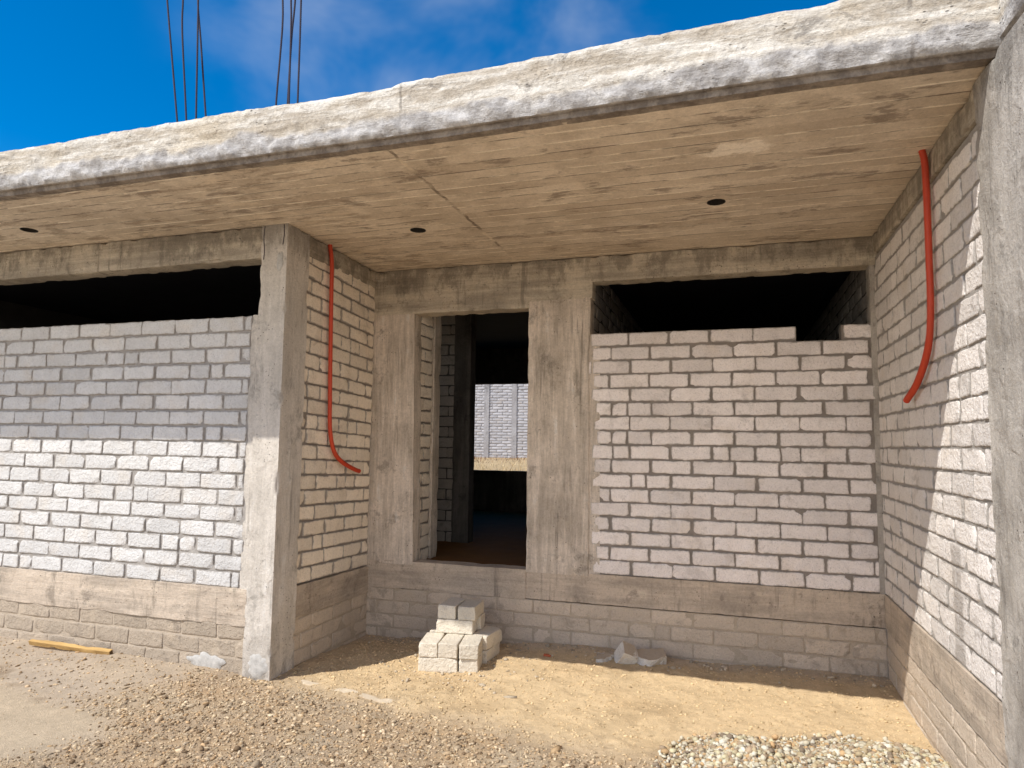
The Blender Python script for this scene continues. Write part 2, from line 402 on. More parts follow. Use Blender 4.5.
def block_face(L, H, seed, lod=1, worn=1.0):
    """front of one block in (u, w, z), centred; w is depth, 0 at the face"""
    r_ = np.random.default_rng(seed)
    nr = (.005, .013, .03) if lod else (.008,)
    if L < .075: nr = (.004, .010)
    U = lines(L / 2, nr, 5 if lod and L > .1 else 1); Z = lines(H / 2, nr if H > .07 else nr[:2], 1)
    u, z = np.meshgrid(U, Z, indexing='ij'); nu, nz = u.shape
    du = L / 2 - np.abs(u); dz = H / 2 - np.abs(z)
    R = .010 * worn * r_.uniform(.3, 2.0)
    a = np.clip((R - du) / R, 0, 1); b = np.clip((R - dz) / R, 0, 1); msk = (a > 0) & (b > 0)
    a2 = a * np.sqrt(1 - b * b / 2); b2 = b * np.sqrt(1 - a * a / 2)
    u2 = np.where(msk, np.sign(u) * (L / 2 - R + R * a2), u); z2 = np.where(msk, np.sign(z) * (H / 2 - R + R * b2), z)
    e = np.minimum(du, dz)
    w = -.0035 * worn * (1 - np.clip(e / .008, 0, 1)) ** 2
    off = r_.uniform(0, 500, 3)
    P = np.stack([u2.ravel(), np.zeros(u2.size), z2.ravel()], 1) + off
    n1 = vnoise(P, 14, 1); n2 = vnoise(P, 14, 2); n3 = vnoise(P, 22, 3); n4 = vnoise(P, 55, 4)
    edge = (1 - np.clip(e.ravel() / .03, 0, 1))
    uu = u2.ravel() + (n1 * .0045 + n4 * .0028) * edge; zz = z2.ravel() + (n2 * .0040 + n4 * .0028) * edge
    ww = w.ravel() + n3 * .0022 + n4 * .0020 * edge
    for cu in (-1, 1):
        for cz in (-1, 1):
            if r_.random() < .24 * worn:
                rad = r_.uniform(.016, .045); d = np.hypot((uu - cu * L / 2) * r_.uniform(.6, 1), zz - cz * H / 2)
                ww -= r_.uniform(.008, .02) * np.clip(1 - d / rad, 0, 1) ** .7
    tl = r_.uniform(-.0025, .0025, 2); ww = ww + tl[0] * uu / L * 2 + tl[1]
    ang = r_.normal(0, .006); uu, zz = uu * math.cos(ang) - zz * math.sin(ang), zz * math.cos(ang) + uu * math.sin(ang)
    V = np.stack([uu, ww, zz], 1); F = gridfaces(nu, nz)
    idx = np.arange(nu * nz).reshape(nu, nz)
    ringi = np.concatenate([idx[:, 0], idx[-1, 1:], idx[-2::-1, -1], idx[0, -2:0:-1]])
    sk = V[ringi].copy(); sk[:, 1] -= .03
    k = len(ringi); s0 = len(V)
    F2 = np.stack([ringi, s0 + np.arange(k), s0 + (np.arange(k) + 1) % k, np.roll(ringi, -1)], 1)
    return np.vstack([V, sk]), np.vstack([F, F2]), np.concatenate([e.ravel(), np.full(k, -.01)])

def block_wall(name, parent, p0, p1, z0a, z0b, ncourse, mat, mort, start=0., ends=(.0, .0), skip=None, seed=0, lod=1,
               thick=.14, joint=.012, mdepth=.010, worn=1.0, L=LB, H=HB, top_extra=0., rects=None):
    """blocks laid along p0->p1 (face is to the right of that direction, seen from above)"""
    p0 = np.array(p0, float); p1 = np.array(p1, float); length = float(np.hypot(*(p1 - p0))); d = (p1 - p0) / length
    nrm = np.array([d[1], -d[0]])
    r_ = np.random.default_rng(seed + 100)
    def place(V):
        zb = z0a + (z0b - z0a) * V[:, 0] / length
        return np.stack([p0[0] + d[0] * V[:, 0] + nrm[0] * V[:, 1], p0[1] + d[1] * V[:, 0] + nrm[1] * V[:, 1], V[:, 2] + zb], 1)
    g = Geo()
    for c in range(ncourse):
        hh = H - joint + r_.uniform(-.003, .003)
        zc = H * c + H / 2 + r_.uniform(-.0015, .0015)
        u = start + (0 if c % 2 == 0 else -L / 2) + r_.uniform(-.012, .012)
        while u > 0: u -= L
        u0, kk = u, 0
        e0 = ends[0] * r_.uniform(-1, 1) + (ends[0] if c % 2 else 0); e1 = length - abs(ends[1]) * r_.uniform(0, 2)
        while u < length:
            l = L + r_.uniform(-.007, .007)
            cuts = [u, u + l * r_.uniform(.38, .62), u + l] if r_.random() < .045 else [u, u + l]
            for ua, ub in zip(cuts[:-1], cuts[1:]):
                a, b = max(ua + joint / 2 * r_.uniform(.6, 1.5), e0), min(ub - joint / 2 * r_.uniform(.6, 1.5), e1)
                if b - a > .028 and not (skip and skip((a + b) / 2, c)):
                    V, F, E_d = block_face(b - a, hh, seed * 7919 + c * 131 + int((ua + 5) * 1000), lod, worn)
                    V[:, 0] += (a + b) / 2; V[:, 2] += zc
                    g.add(place(V), F, 0, float(np.clip(r_.normal(.5, .28), 0, 1)), E_d)
            l = L + (u0 + (kk + 1) * L - u - L) * .5; kk += 1
            u += l
    top = ncourse * H - joint * .4 + top_extra
    for (a, b, zlo, zhi) in (rects or [(0, length, 0, top)]):
        st = .02 if lod else .1
        nu, nz = max(2, int((b - a) / st) + 1), max(2, int((zhi - zlo) / st) + 1)
        u, z = np.meshgrid(np.linspace(a, b, nu), np.linspace(zlo, zhi, nz), indexing='ij')
        P = np.stack([u.ravel(), np.zeros(u.size), z.ravel()], 1)
        w = -mdepth + fbm(P + seed * 3.3, 9, 5, 3) * mdepth * .55
        P[:, 1] = w
        g.add(place(P), gridfaces(nu, nz), 1, .5)
        B = np.array([[x, y, zz] for x in (a, b) for y in (-.028, -thick) for zz in (zlo, zhi)], float)
        FB = np.array([[0, 1, 3, 2], [4, 6, 7, 5], [0, 4, 5, 1], [2, 3, 7, 6], [1, 5, 7, 3], [0, 2, 6, 4]])
        Bf = B[FB.ravel()]; g.add(place(Bf), np.arange(24).reshape(6, 4), 1, .5)
        # close the slot between plate and core along the top and the ends
        S = np.array([[a, -mdepth, zhi], [b, -mdepth, zhi], [b, -.028, zhi], [a, -.028, zhi]], float)
        g.add(place(S), np.array([[0, 1, 2, 3]]), 1, .5)
    return g.part(name, [mat, mort], parent)

# ------------------------------------------------------------------ house
house = root('unfinished_house', (-2.1, 0, -.62), 'unfinished single storey house of white blocks and raw concrete with a flat roof slab', 'house')

# back wall of the porch recess: face at y = 0
def notch(u, c): return c == 16 and (-2.12 + u) > -.56 and (-2.12 + u) < -.22
bw_top = 17 * HB - .006
block_wall('block_wall', house, (-2.12, 0), (-.012, 0), 0, 0, 17, M_PINK, M_MORT, start=.315, ends=(.030, .018), skip=notch, seed=1,
           rects=[(0, 2.108, 0, 16 * HB - .004), (0, 1.573, 16 * HB - .004, bw_top), (1.89, 2.108, 16 * HB - .004, bw_top)])
block_wall('foundation', house, (-4.16, -.002), (.0, -.002), -.70, -.70, 4, M_FOUND, M_MORTF, start=.12, seed=2, mdepth=.004, worn=.8, joint=.010)
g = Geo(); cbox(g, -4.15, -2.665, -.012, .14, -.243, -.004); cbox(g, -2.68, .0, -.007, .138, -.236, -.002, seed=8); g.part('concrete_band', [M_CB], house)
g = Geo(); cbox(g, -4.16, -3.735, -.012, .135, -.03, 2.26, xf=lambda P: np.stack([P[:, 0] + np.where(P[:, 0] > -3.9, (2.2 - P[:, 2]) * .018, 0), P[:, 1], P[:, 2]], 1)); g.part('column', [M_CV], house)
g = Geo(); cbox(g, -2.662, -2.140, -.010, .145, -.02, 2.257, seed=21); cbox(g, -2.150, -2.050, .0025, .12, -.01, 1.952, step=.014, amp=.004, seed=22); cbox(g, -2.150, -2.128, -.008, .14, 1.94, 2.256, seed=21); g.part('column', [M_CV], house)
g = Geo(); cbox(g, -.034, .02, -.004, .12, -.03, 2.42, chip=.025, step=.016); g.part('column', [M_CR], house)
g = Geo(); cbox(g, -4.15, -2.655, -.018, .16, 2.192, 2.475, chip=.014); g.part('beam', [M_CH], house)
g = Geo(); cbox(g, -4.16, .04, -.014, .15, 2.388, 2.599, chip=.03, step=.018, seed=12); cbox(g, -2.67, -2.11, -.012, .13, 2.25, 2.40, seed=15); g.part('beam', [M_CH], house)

# left front wall: face at y = -1.428
YF = -1.428
block_wall('block_wall', house, (-9.0, YF), (-4.335, YF), 0, -.012, 17, M_WHITE, M_MORTL, start=.126, ends=(0, .018), seed=3, mdepth=.0095, worn=.9, joint=.0125)
block_wall('foundation', house, (-9.0, YF - .006), (-4.27, YF - .006), -.71, -.71, 4, M_FOUNDL, M_MORTF, start=.2, seed=4, mdepth=.0045, worn=.8, joint=.010)
g = Geo(); cbox(g, -9.0, -4.28, YF - .014, YF + .14, -.262, -.008, xf=lambda P: P + np.array([0, 0, .0]) , seed=31); g.part('concrete_band', [M_CB], house)
g = Geo(); cbox(g, -4.352, -4.27, YF + .001, YF + .12, -.02, 1.95, chip=.025, step=.018, seed=33); cbox(g, -4.288, -4.066, YF - .012, -1.165, -.70, 2.607, seed=34, chip=.022, step=.016); g.part('column', [M_CP], house)
g = Geo(); cbox(g, -9.0, -4.10, YF - .006, YF + .16, 2.366, 2.598, chip=.03, step=.018, seed=35); g.part('beam', [M_CH], house)

# left side of the recess, running from the front column back to the porch wall
block_wall('block_wall', house, (-4.082, -1.168), (-4.138, .0), -.018, -.066, 22, M_CREAM, M_MORT, start=.24, ends=(.012, .012), seed=5, top_extra=-.06)
def slant(P): return np.stack([P[:, 0] - .048 * (P[:, 1] + 1.168), P[:, 1], P[:, 2] - .041 * (P[:, 1] + 1.168)], 1)
block_wall('foundation', house, (-4.079, -1.168), (-4.135, .0), -.72, -.75, 5, M_FOUND, M_MORTF, start=.1, seed=6, mdepth=.004, worn=.8, joint=.010)
g = Geo(); cbox(g, -4.22, -4.070, -1.166, -.002, -.25, -.022, xf=slant, seed=41); g.part('concrete_band', [M_CB], house)
g = Geo(); cbox(g, -4.22, -4.074, -1.166, .0, 2.445, 2.598, xf=lambda P: np.stack([P[:, 0] - .048 * (P[:, 1] + 1.168), P[:, 1], P[:, 2]], 1), seed=42, chip=.03, step=.018); g.part('beam', [M_CH], house)

# right side of the recess: face at x = 0, looking to -x
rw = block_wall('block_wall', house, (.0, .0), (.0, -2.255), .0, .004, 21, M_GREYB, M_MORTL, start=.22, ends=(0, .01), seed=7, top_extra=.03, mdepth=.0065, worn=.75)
block_wall('foundation', house, (-.002, .0), (-.002, -2.255), -.70, -.70, 4, M_FOUND, M_MORTF, start=.1, seed=8, mdepth=.004, worn=.8, joint=.010)
g = Geo(); cbox(g, -.008, .13, -2.25, -.002, -.235, -.001, seed=45); g.part('concrete_band', [M_CB], house)
g = Geo(); cbox(g, -.009, .13, -2.25, -.01, 2.455, 2.597, seed=46, chip=.035, step=.018); g.part('beam', [M_CH], house)
g = Geo(); cbox(g, -.016, .34, -2.92, -2.252, -.75, 2.597, seed=47, chip=.02, amp=.005, step=.018); g.part('column', [M_CR], house)
# roof slab with three round lamp holes
HOLES = [(-1.10, -1.06), (-3.222, -1.043), (-6.085, -1.834)]
bm = bmesh.new()
bmesh.ops.create_cube(bm, size=1)
bmesh.ops.scale(bm, verts=bm.verts, vec=(9.5, 7.50, .29))
bmesh.ops.translate(bm, verts=bm.verts, vec=(-4.4, 1.35, 2.605 + .145))
me = bpy.data.meshes.new('roof_slab'); bm.to_mesh(me); bm.free()
bm = bmesh.new()
for hx, hy in HOLES:
    r = bmesh.ops.create_cone(bm, cap_ends=True, segments=14, radius1=.060, radius2=.060, depth=.16)
    bmesh.ops.translate(bm, verts=r['verts'], vec=(hx, hy, 2.605))
mc = bpy.data.meshes.new('cut'); bm.to_mesh(mc); bm.free()
so = link(bpy.data.objects.new('roof_slab', me)); co = link(bpy.data.objects.new('cut', mc))
md = so.modifiers.new('b', 'BOOLEAN'); md.operation = 'DIFFERENCE'; md.object = co; md.solver = 'EXACT'
dg = bpy.context.evaluated_depsgraph_get()
me2 = bpy.data.meshes.new_from_object(so.evaluated_get(dg)); so.modifiers.clear(); so.data = me2
bpy.data.objects.remove(co); bpy.data.meshes.remove(mc)
me2.materials.clear(); me2.materials.append(M_SOF)
me2.transform(Matrix.Translation(-house.location))
so.parent = house
for hx, hy in HOLES:
    a = np.linspace(0, 2 * math.pi, 15)[:-1]
    ring = lambda r, z: np.stack([hx + r * np.cos(a), hy + r * np.sin(a), np.full(14, z)], 1)
    V = np.vstack([ring(.0595, 2.6025), ring(.055, 2.6025), ring(.053, 2.678), [[hx, hy, 2.678]]])
    F = [(i, (i + 1) % 14, 14 + (i + 1) % 14, 14 + i) for i in range(14)] + [(14 + i, 14 + (i + 1) % 14, 28 + (i + 1) % 14, 28 + i) for i in range(14)] + [(28 + i, 28 + (i + 1) % 14, 42) for i in range(14)]
    part('ceiling_box', V, F, [M_BOX], so, smooth=False)

# rough front edge of the slab
xs = np.arange(-9.15, .351, .016)
prof = [(-2.36, 2.6035), (-2.416, 2.604), (-2.418, 2.618), (-2.420, 2.633), (-2.440, 2.636)] + [(-2.448, 2.636 + (2.92 - 2.636) * k / 15) for k in range(1, 16)] + [(-2.425, 2.93), (-2.36, 2.925), (-2.2, 2.90), (-2.0, 2.88)]
npf = len(prof)
V = np.zeros((len(xs) * npf, 3)); V[:, 0] = np.repeat(xs, npf); V[:, 1:] = np.tile(np.array(prof), (len(xs), 1))
tk = np.clip((V[:, 2] - 2.632) / .288, 0, 1)
nb = fbm(V, 7, 51, 4, .6); nf = fbm(V, 28, 52, 3, .6); lay = vnoise(V * np.array([1, 1, 6]), 5, 53)
lowband = 1 - sstep(2.72, 2.77, V[:, 2] + nb * .05)
face = sstep(2.633, 2.64, V[:, 2])
V[:, 1] -= face * (nb * .010 + nf * .008 + lay * .006 + lowband * .003 + lowband * nf * .012 + .002)
V[:, 1] += (1 - face) * nf * .004
base_top = np.interp(V[:, 0], [-9, -5.6, -5.0, -4.7, -3.9, -2.72, -2.64, -2.1, -1.5, -.62, -.45, .3], [-.035, -.027, -.034, -.022, -.019, -.026, -.008, -.008, .004, .004, .022, .03])
X1 = V.copy(); X1[:, 1:] = 0
V[:, 2] += tk * (base_top + .004 + fbm(X1, 3.3, 54, 2) * .007 + fbm(X1, 22, 55, 3) * .008)
V[:, 2] += (1 - face) * fbm(X1, 16, 56, 3) * .004
V[:, 1] -= .05 * sstep(-3.0, -.2, V[:, 0]) * sstep(-2.1, -2.38, V[:, 1])
V3 = V.reshape(len(xs), npf, 3); g = Geo()
for k0, k1 in ((0, 2), (1, 4), (3, 5), (4, npf)):
    g.add(V3[:, k0:k1].reshape(-1, 3), gridfaces(len(xs), k1 - k0, True))
g.part('slab_edge', [M_EDGE], so)
g = Geo(); cbox(g, .006, .36, -2.95, -2.43, 2.665, 2.95, amp=.012, chip=.035, step=.02, seed=58); g.part('slab_edge', [M_EDGE], so)
g = Geo(); cbox(g, .03, .33, -2.9, -2.46, 2.58, 2.68, amp=.012, step=.03, seed=59); g.part('mortar_packing', [M_CB], so)

# rebar bundles sticking up through the roof
def tube(pts, r, nseg=8, rib=None, cap=True):
    """smooth tube through points; rib=(spacing, amount) gives a corrugated or ribbed surface"""
    pts = np.array(pts, float); n = len(pts)
    Pp = np.vstack([2 * pts[0] - pts[1], pts, 2 * pts[-1] - pts[-2]])
    seg = []
    for i in range(1, n):
        p0_, p1_, p2_, p3_ = Pp[i - 1], Pp[i], Pp[i + 1], Pp[i + 2]
        t = np.linspace(0, 1, 24, endpoint=False)[:, None]
        seg.append(.5 * (2 * p1_ + (p2_ - p0_) * t + (2 * p0_ - 5 * p1_ + 4 * p2_ - p3_) * t ** 2 + (3 * p1_ - p0_ - 3 * p2_ + p3_) * t ** 3))
    Q = np.vstack(seg + [pts[-1:]])
    s = np.concatenate([[0], np.cumsum(np.linalg.norm(np.diff(Q, axis=0), axis=1))])
    sp = (rib[0] / 2) if rib else .03
    m_ = max(2, int(s[-1] / sp)); S = np.linspace(0, s[-1], m_)
    Q = np.stack([np.interp(S, s, Q[:, k]) for k in range(3)], 1)
    T = np.gradient(Q, axis=0); T /= np.linalg.norm(T, axis=1)[:, None]
    ref = np.array([.3, .9, .1]); A = np.cross(T, ref); A /= np.linalg.norm(A, axis=1)[:, None]; B = np.cross(T, A)
    a = np.linspace(0, 2 * math.pi, nseg, endpoint=False)
    rr = np.full(m_, r)
    if rib: rr = r + rib[1] * np.where(np.arange(m_) % 2 == 0, 1, -1)
    V = (Q[:, None, :] + rr[:, None, None] * (np.cos(a)[None, :, None] * A[:, None, :] + np.sin(a)[None, :, None] * B[:, None, :])).reshape(-1, 3)
    i = np.arange(m_ - 1)[:, None] * nseg + np.arange(nseg)[None, :]; j = np.arange(m_ - 1)[:, None] * nseg + (np.arange(nseg)[None, :] + 1) % nseg
    F = np.stack([i.ravel(), j.ravel(), (j + nseg).ravel(), (i + nseg).ravel()], 1)
    return V, F

BARS = [[(-5.135, 2.88), (-5.247, 3.595), (-5.424, 4.671), (-5.47, 5.0)], [(-5.10, 2.88), (-5.174, 3.594), (-5.265, 4.35), (-5.278, 4.643), (-5.29, 5.0)],
        [(-4.90, 2.88), (-4.999, 3.598), (-5.09, 4.25), (-5.143, 4.616), (-5.16, 5.0)], [(-5.02, 2.88), (-5.059, 3.591), (-5.085, 4.2), (-5.103, 4.608), (-5.12, 5.0)],
        [(-4.335, 2.88), (-4.323, 3.604), (-4.305, 4.0), (-4.296, 4.25), (-4.304, 4.453), (-4.34, 4.9)], [(-4.25, 2.88), (-4.234, 3.597), (-4.222, 4.15), (-4.205, 4.435), (-4.20, 4.9)],
        [(-4.172, 2.88), (-4.192, 3.598), (-4.200, 4.1), (-4.205, 4.3), (-4.213, 4.435), (-4.23, 4.9)], [(-4.122, 2.88), (-4.129, 3.597), (-4.132, 4.1), (-4.136, 4.42), (-4.14, 4.9)]]
for k, b in enumerate(BARS):
    V, F = tube([(x, -1.3 + .02 * (k % 3 - 1), z) for x, z in b], .0074, 7, rib=(.016, .0006))
    part('rebar', V, F, [M_STEEL], house)

# cracks and splashes on the front column
def blotch(name, parent, cx, cz, w, h, y, mat, seed):
    a = np.linspace(0, 2 * math.pi, 36, endpoint=False)
    Q = np.stack([np.cos(a) * 3, np.sin(a) * 3, np.full(36, seed * 2.2)], 1)
    rr = 1 + .55 * fbm(Q, .9, seed, 3)
    V = [[cx, y - .004, cz]]; F = []
    for k, f in enumerate((.5, .85, 1.0)):
        V += [[cx + w * f * rr[i] * math.cos(a[i]), y - (.003 if k < 2 else -.004), cz + h * f * rr[i] * math.sin(a[i])] for i in range(36)]
    for i in range(36):
        j = (i + 1) % 36
        F.append((0, 1 + j, 1 + i))
        for k in (0, 1):
            b0, b1 = 1 + 36 * k, 37 + 36 * k
            F.append((b0 + i, b0 + j, b1 + j, b1 + i))
    return part(name, V, F, [mat], parent)
blotch('lime_splash', house, -4.12, 2.33, .030, .075, YF - .016, M_LIME, 5)
blotch('lime_splash', house, -4.60, -.535, .14, .06, YF - .012, M_LIME, 9)
blotch('lime_splash', house, -4.17, -.52, .085, .075, YF - .015, M_LIME, 12)
for (pts, r) in [([(-4.262, 2.60), (-4.268, 2.50), (-4.258, 2.42), (-4.263, 2.35)], .0025), ([(-4.098, 2.60), (-4.093, 2.54), (-4.102, 2.45)], .0025)]:
    V, F = tube([(x, YF - .014, z) for x, z in pts], r, 6); part('tie_wire', V, F, [M_STEEL], house)

# inside: floor, partitions, rear wall with its opening
g = Geo(); cbox(g, -8.95, .0, .13, 4.96, -.35, -.045, step=.08, amp=.008, seed=61); g.part('floor', [M_FLOOR], house)
g = Geo(); cbox(g, -8.86, -4.3, -1.29, .14, -.35, -.046, step=.1, amp=.006, seed=62); g.part('floor', [M_FLOOR], house)
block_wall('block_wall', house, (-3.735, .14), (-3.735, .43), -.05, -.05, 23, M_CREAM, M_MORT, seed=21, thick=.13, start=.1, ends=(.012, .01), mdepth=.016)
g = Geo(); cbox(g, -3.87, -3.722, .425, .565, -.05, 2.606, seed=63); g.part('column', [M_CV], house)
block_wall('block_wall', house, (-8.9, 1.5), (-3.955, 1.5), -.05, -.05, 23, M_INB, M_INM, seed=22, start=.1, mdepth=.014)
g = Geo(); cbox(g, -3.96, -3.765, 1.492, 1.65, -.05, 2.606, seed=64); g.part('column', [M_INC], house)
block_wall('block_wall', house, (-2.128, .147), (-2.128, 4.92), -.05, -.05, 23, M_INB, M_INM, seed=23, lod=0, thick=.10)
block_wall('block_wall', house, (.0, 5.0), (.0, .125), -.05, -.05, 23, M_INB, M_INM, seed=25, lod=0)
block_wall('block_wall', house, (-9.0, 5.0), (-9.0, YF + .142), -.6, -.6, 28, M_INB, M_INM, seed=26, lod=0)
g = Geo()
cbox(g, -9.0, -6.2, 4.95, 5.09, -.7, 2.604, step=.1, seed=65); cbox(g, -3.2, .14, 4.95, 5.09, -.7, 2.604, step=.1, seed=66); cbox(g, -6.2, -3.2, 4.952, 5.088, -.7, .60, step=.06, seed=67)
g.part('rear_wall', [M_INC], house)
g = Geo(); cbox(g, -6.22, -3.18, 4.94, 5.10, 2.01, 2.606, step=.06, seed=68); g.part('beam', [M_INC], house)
g = Geo(); cbox(g, -8.9, .0, .17, 4.93, 2.575, 2.601, step=.1, amp=.002, seed=69); g.part('ceiling', [M_INSHADE], house)  # dark panel added under the slab so the rooms look black
g = Geo(); cbox(g, -8.9, -4.24, -1.25, .168, 2.575, 2.601, step=.1, amp=.002, seed=70); cbox(g, -4.30, -4.25, -1.15, .165, -.05, 2.575, step=.1, amp=.002, seed=72); g.part('ceiling', [M_INSHADE], house)  # more added dark panels, shade in their colour, also behind the recess wall

# ------------------------------------------------------------------ conduits
c1 = root('conduit_hose', (-4.06, -.88, 2.60), 'long orange red corrugated conduit hanging down the cream block wall left of the doorway', 'conduit', 'orange conduits hanging from the porch ceiling')
pts = [(-4.072, -.885, 2.612), (-4.055, -.875, 2.45), (-4.060, -.857, 2.164), (-4.062, -.838, 1.75), (-4.064, -.818, 1.363), (-4.062, -.803, 1.124), (-4.058, -.745, .96), (-4.055, -.63, .872), (-4.050, -.44, .805), (-4.045, -.36, .785)]
V, F = tube(pts, .0165, 12, rib=(.009, .0018)); part('hose', V, F, [M_TUBE], c1)
c2 = root('conduit_hose', (-.05, -1.56, 2.60), 'orange red conduit hanging on the right block wall beside the big column', 'conduit', 'orange conduits hanging from the porch ceiling')
pts = [(-.048, -1.564, 2.612), (-.034, -1.56, 2.5), (-.030, -1.545, 2.071), (-.030, -1.53, 1.74), (-.032, -1.45, 1.55), (-.036, -1.24, 1.40), (-.044, -1.02, 1.315)]
V, F = tube(pts, .0170, 12, rib=(.010, .0022)); part('hose', V, F, [M_TUBE], c2)

# ------------------------------------------------------------------ ground
def lin(a, b, s): return np.arange(a, b, s)
XS = np.concatenate([-np.geomspace(90, 7.3, 34), lin(-7.2, -.0, .0135), lin(.0, .6, .05), np.geomspace(.7, 90, 34)])
YS = np.concatenate([-np.geomspace(90, 3.35, 30), lin(-3.3, .04, .0135), lin(.08, 4.9, .25), lin(4.9, 5.2, .05), lin(5.25, 13, .12), np.geomspace(13.2, 90, 26)])
GX, GY = np.meshgrid(XS, YS, indexing='ij')
x, y = GX.ravel(), GY.ravel()
P2 = np.stack([x, y, np.zeros(len(x))], 1)
CP = np.array([(-4.1, 0, -.665), (-3.2, 0, -.63), (-2.05, 0, -.565), (-1.3, 0, -.60), (-.6, 0, -.575), (0, 0, -.575), (-9, -1.4, -.53), (-6.6, -1.43, -.545), (-5.4, -1.43, -.555), (-4.6, -1.43, -.565), (-4.1, -1.43, -.60),
               (-3.7, -.9, -.625), (-3.1, -.8, -.615), (-2.3, -.5, -.59), (-1.6, -.6, -.60), (-.9, -.6, -.605), (-.3, -.55, -.60), (0, -1.3, -.615), (-3.8, -1.4, -.61), (-2.6, -1.6, -.615), (-1.5, -1.4, -.61), (-5.2, -2.3, -.605), (-4.4, -2.6, -.60), (-3.2, -2.4, -.60), (-2, -2.6, -.60), (-6.5, -2.4, -.60)])
num = np.zeros(len(x)); den = np.zeros(len(x)) + 1e-9
for px_, py_, pz_ in CP:
    w = 1 / ((x - px_) ** 2 + (y - py_) ** 2 + .03) ** 1.6
    num += w * pz_; den += w
far = sstep(3.0, 8.0, np.maximum(np.abs(x + 3.5) - 1.5, np.abs(y + 1.2)))
h = (num / den) * (1 - far) + (-.60) * far
# two gravel heaps at the foot of the right wall
n_lo = fbm(P2, 2.2, 101, 3); n_mid = fbm(P2, 7, 102, 3); n_hi = fbm(P2, 26, 103, 3)
heap1 = np.exp(-(((x + .99) / .26) ** 2 + ((y + 1.80) / .30) ** 2)); heap2 = np.exp(-(((x + .30) / .36) ** 2 + ((y + 1.60) / .30) ** 2))
h = h + .135 * heap1 * (1 + .25 * n_mid) + .125 * heap2 * (1 + .25 * n_mid)
rear = sstep(4.97, 5.06, y)
h = h * (1 - rear) + rear * (.50 + .14 * sstep(6.5, 10.5, y) + .03 * n_lo)
# masks (broken up by noise)
wob = n_lo * .16 + n_mid * .08
d_strip = y - np.interp(x, [-9, -4.3, -3.79, -2.36, -1.2, 0, 3], [-1.43, -1.43, -1.37, -1.57, -1.75, -1.9, -2.0])
sand = sstep(-.30, .16, d_strip + wob * 1.1 + n_hi * .07) * sstep(-4.35, -3.95, x) * sstep(2, 0, x - .5)
sand = np.maximum(sand, sstep(-1.5, -.8, x + wob) * sstep(-2.3, -1.9, y + wob))
pale = sstep(.10, -.10, y + 2.22 - .13 * (x + 5) * 0 + (x + 5.0) * .20 + wob * 1.0) * sstep(-4.22, -4.60, x + .55 * (y + 2.6) * -.4 + wob * 1.3)
nearwall = sstep(-5.0, -5.6, x + wob) * sstep(.25, -.1, y + 2.0)
heap = np.clip(heap1 + heap2, 0, 1); heapm = sstep(.18, .38, heap + n_mid * .15)
gravel = (1 - sand) * (1 - pale) * sstep(-4.95, -4.45, x + (y + 2.0) * -.45 + wob)
front = y < .2
crumb = np.clip(n_mid * .7 + n_hi * .6, -1, 1)
rough = .005 * (1 - pale) + .016 * gravel + .011 * sand + .006 * sand * sstep(-2.2, -3.0, x)
h = h + front * ((1 - far) * (crumb * rough + n_lo * .012 * (1 - pale * .9)) + pale * (.006 + .0015 * n_mid))
h = h + front * (1 - far) * sand * (.014 * fbm(P2, 4.1, 107, 2) + .006 * fbm(P2, 12, 108, 2))
C_s = np.array([.66, .495, .295]); C_s2 = np.array([.55, .40, .23]); C_g = np.array([.44, .315, .19]); C_g2 = np.array([.48, .385, .28]); C_p = np.array([.52, .415, .29]); C_d = np.array([.46, .375, .285]); C_r = np.array([.47, .31, .18])
def mixc(A, B, t): return A + (B - A) * t[:, None]
cc = mixc(np.tile(C_d, (len(x), 1)), C_g2, sstep(-.2, .3, n_lo))
cc = mixc(cc, np.array([.26, .19, .125]), .75 * sstep(.12, .42, n_mid + n_lo * .35) * sstep(-1.7, -2.0, y))
cc = mixc(cc, C_g, gravel * (.65 + .35 * sstep(-.2, .3, n_mid)))
cc = mixc(cc, C_r, gravel * .35 * sstep(.0, .4, fbm(P2, 1.3, 109, 2)))
cc = mixc(cc, np.array([.46, .385, .28]), gravel * .7 * sstep(.05, .45, fbm(P2, 1.7, 111, 3)))
cc = mixc(cc, mixc(np.tile(C_s, (len(x), 1)), C_s2, sstep(-.1, .4, fbm(P2, 2.6, 113, 3))), sand)
cc = mixc(cc, C_p, pale)
cc = mixc(cc, np.array([.52, .47, .38]), heapm)
wallside = sand * sstep(-.28, -.05, y + n_lo * .08); cc = mixc(cc, np.array([.52, .43, .33]), wallside * .7)
cc = mixc(cc, np.array([.50, .36, .19]), rear * .9)
cc *= (1 + .30 * crumb)[:, None]
ground_h = h
gme = make_mesh('ground', np.stack([x, y, h], 1), gridfaces(len(XS), len(YS)), [M_GROUND], colattr=np.clip(cc, 0, 1))
tag(link(bpy.data.objects.new('ground', gme)), kind='structure')
H2 = h.reshape(len(XS), len(YS))
def gh(px_, py_):
    i = np.clip(np.searchsorted(XS, px_), 1, len(XS) - 1); j = np.clip(np.searchsorted(YS, py_), 1, len(YS) - 1)
    return H2[i, j]
def gm(arr, px_, py_):
    a = arr.reshape(len(XS), len(YS)); i = np.clip(np.searchsorted(XS, px_), 1, len(XS) - 1); j = np.clip(np.searchsorted(YS, py_), 1, len(YS) - 1)
    return a[i, j]

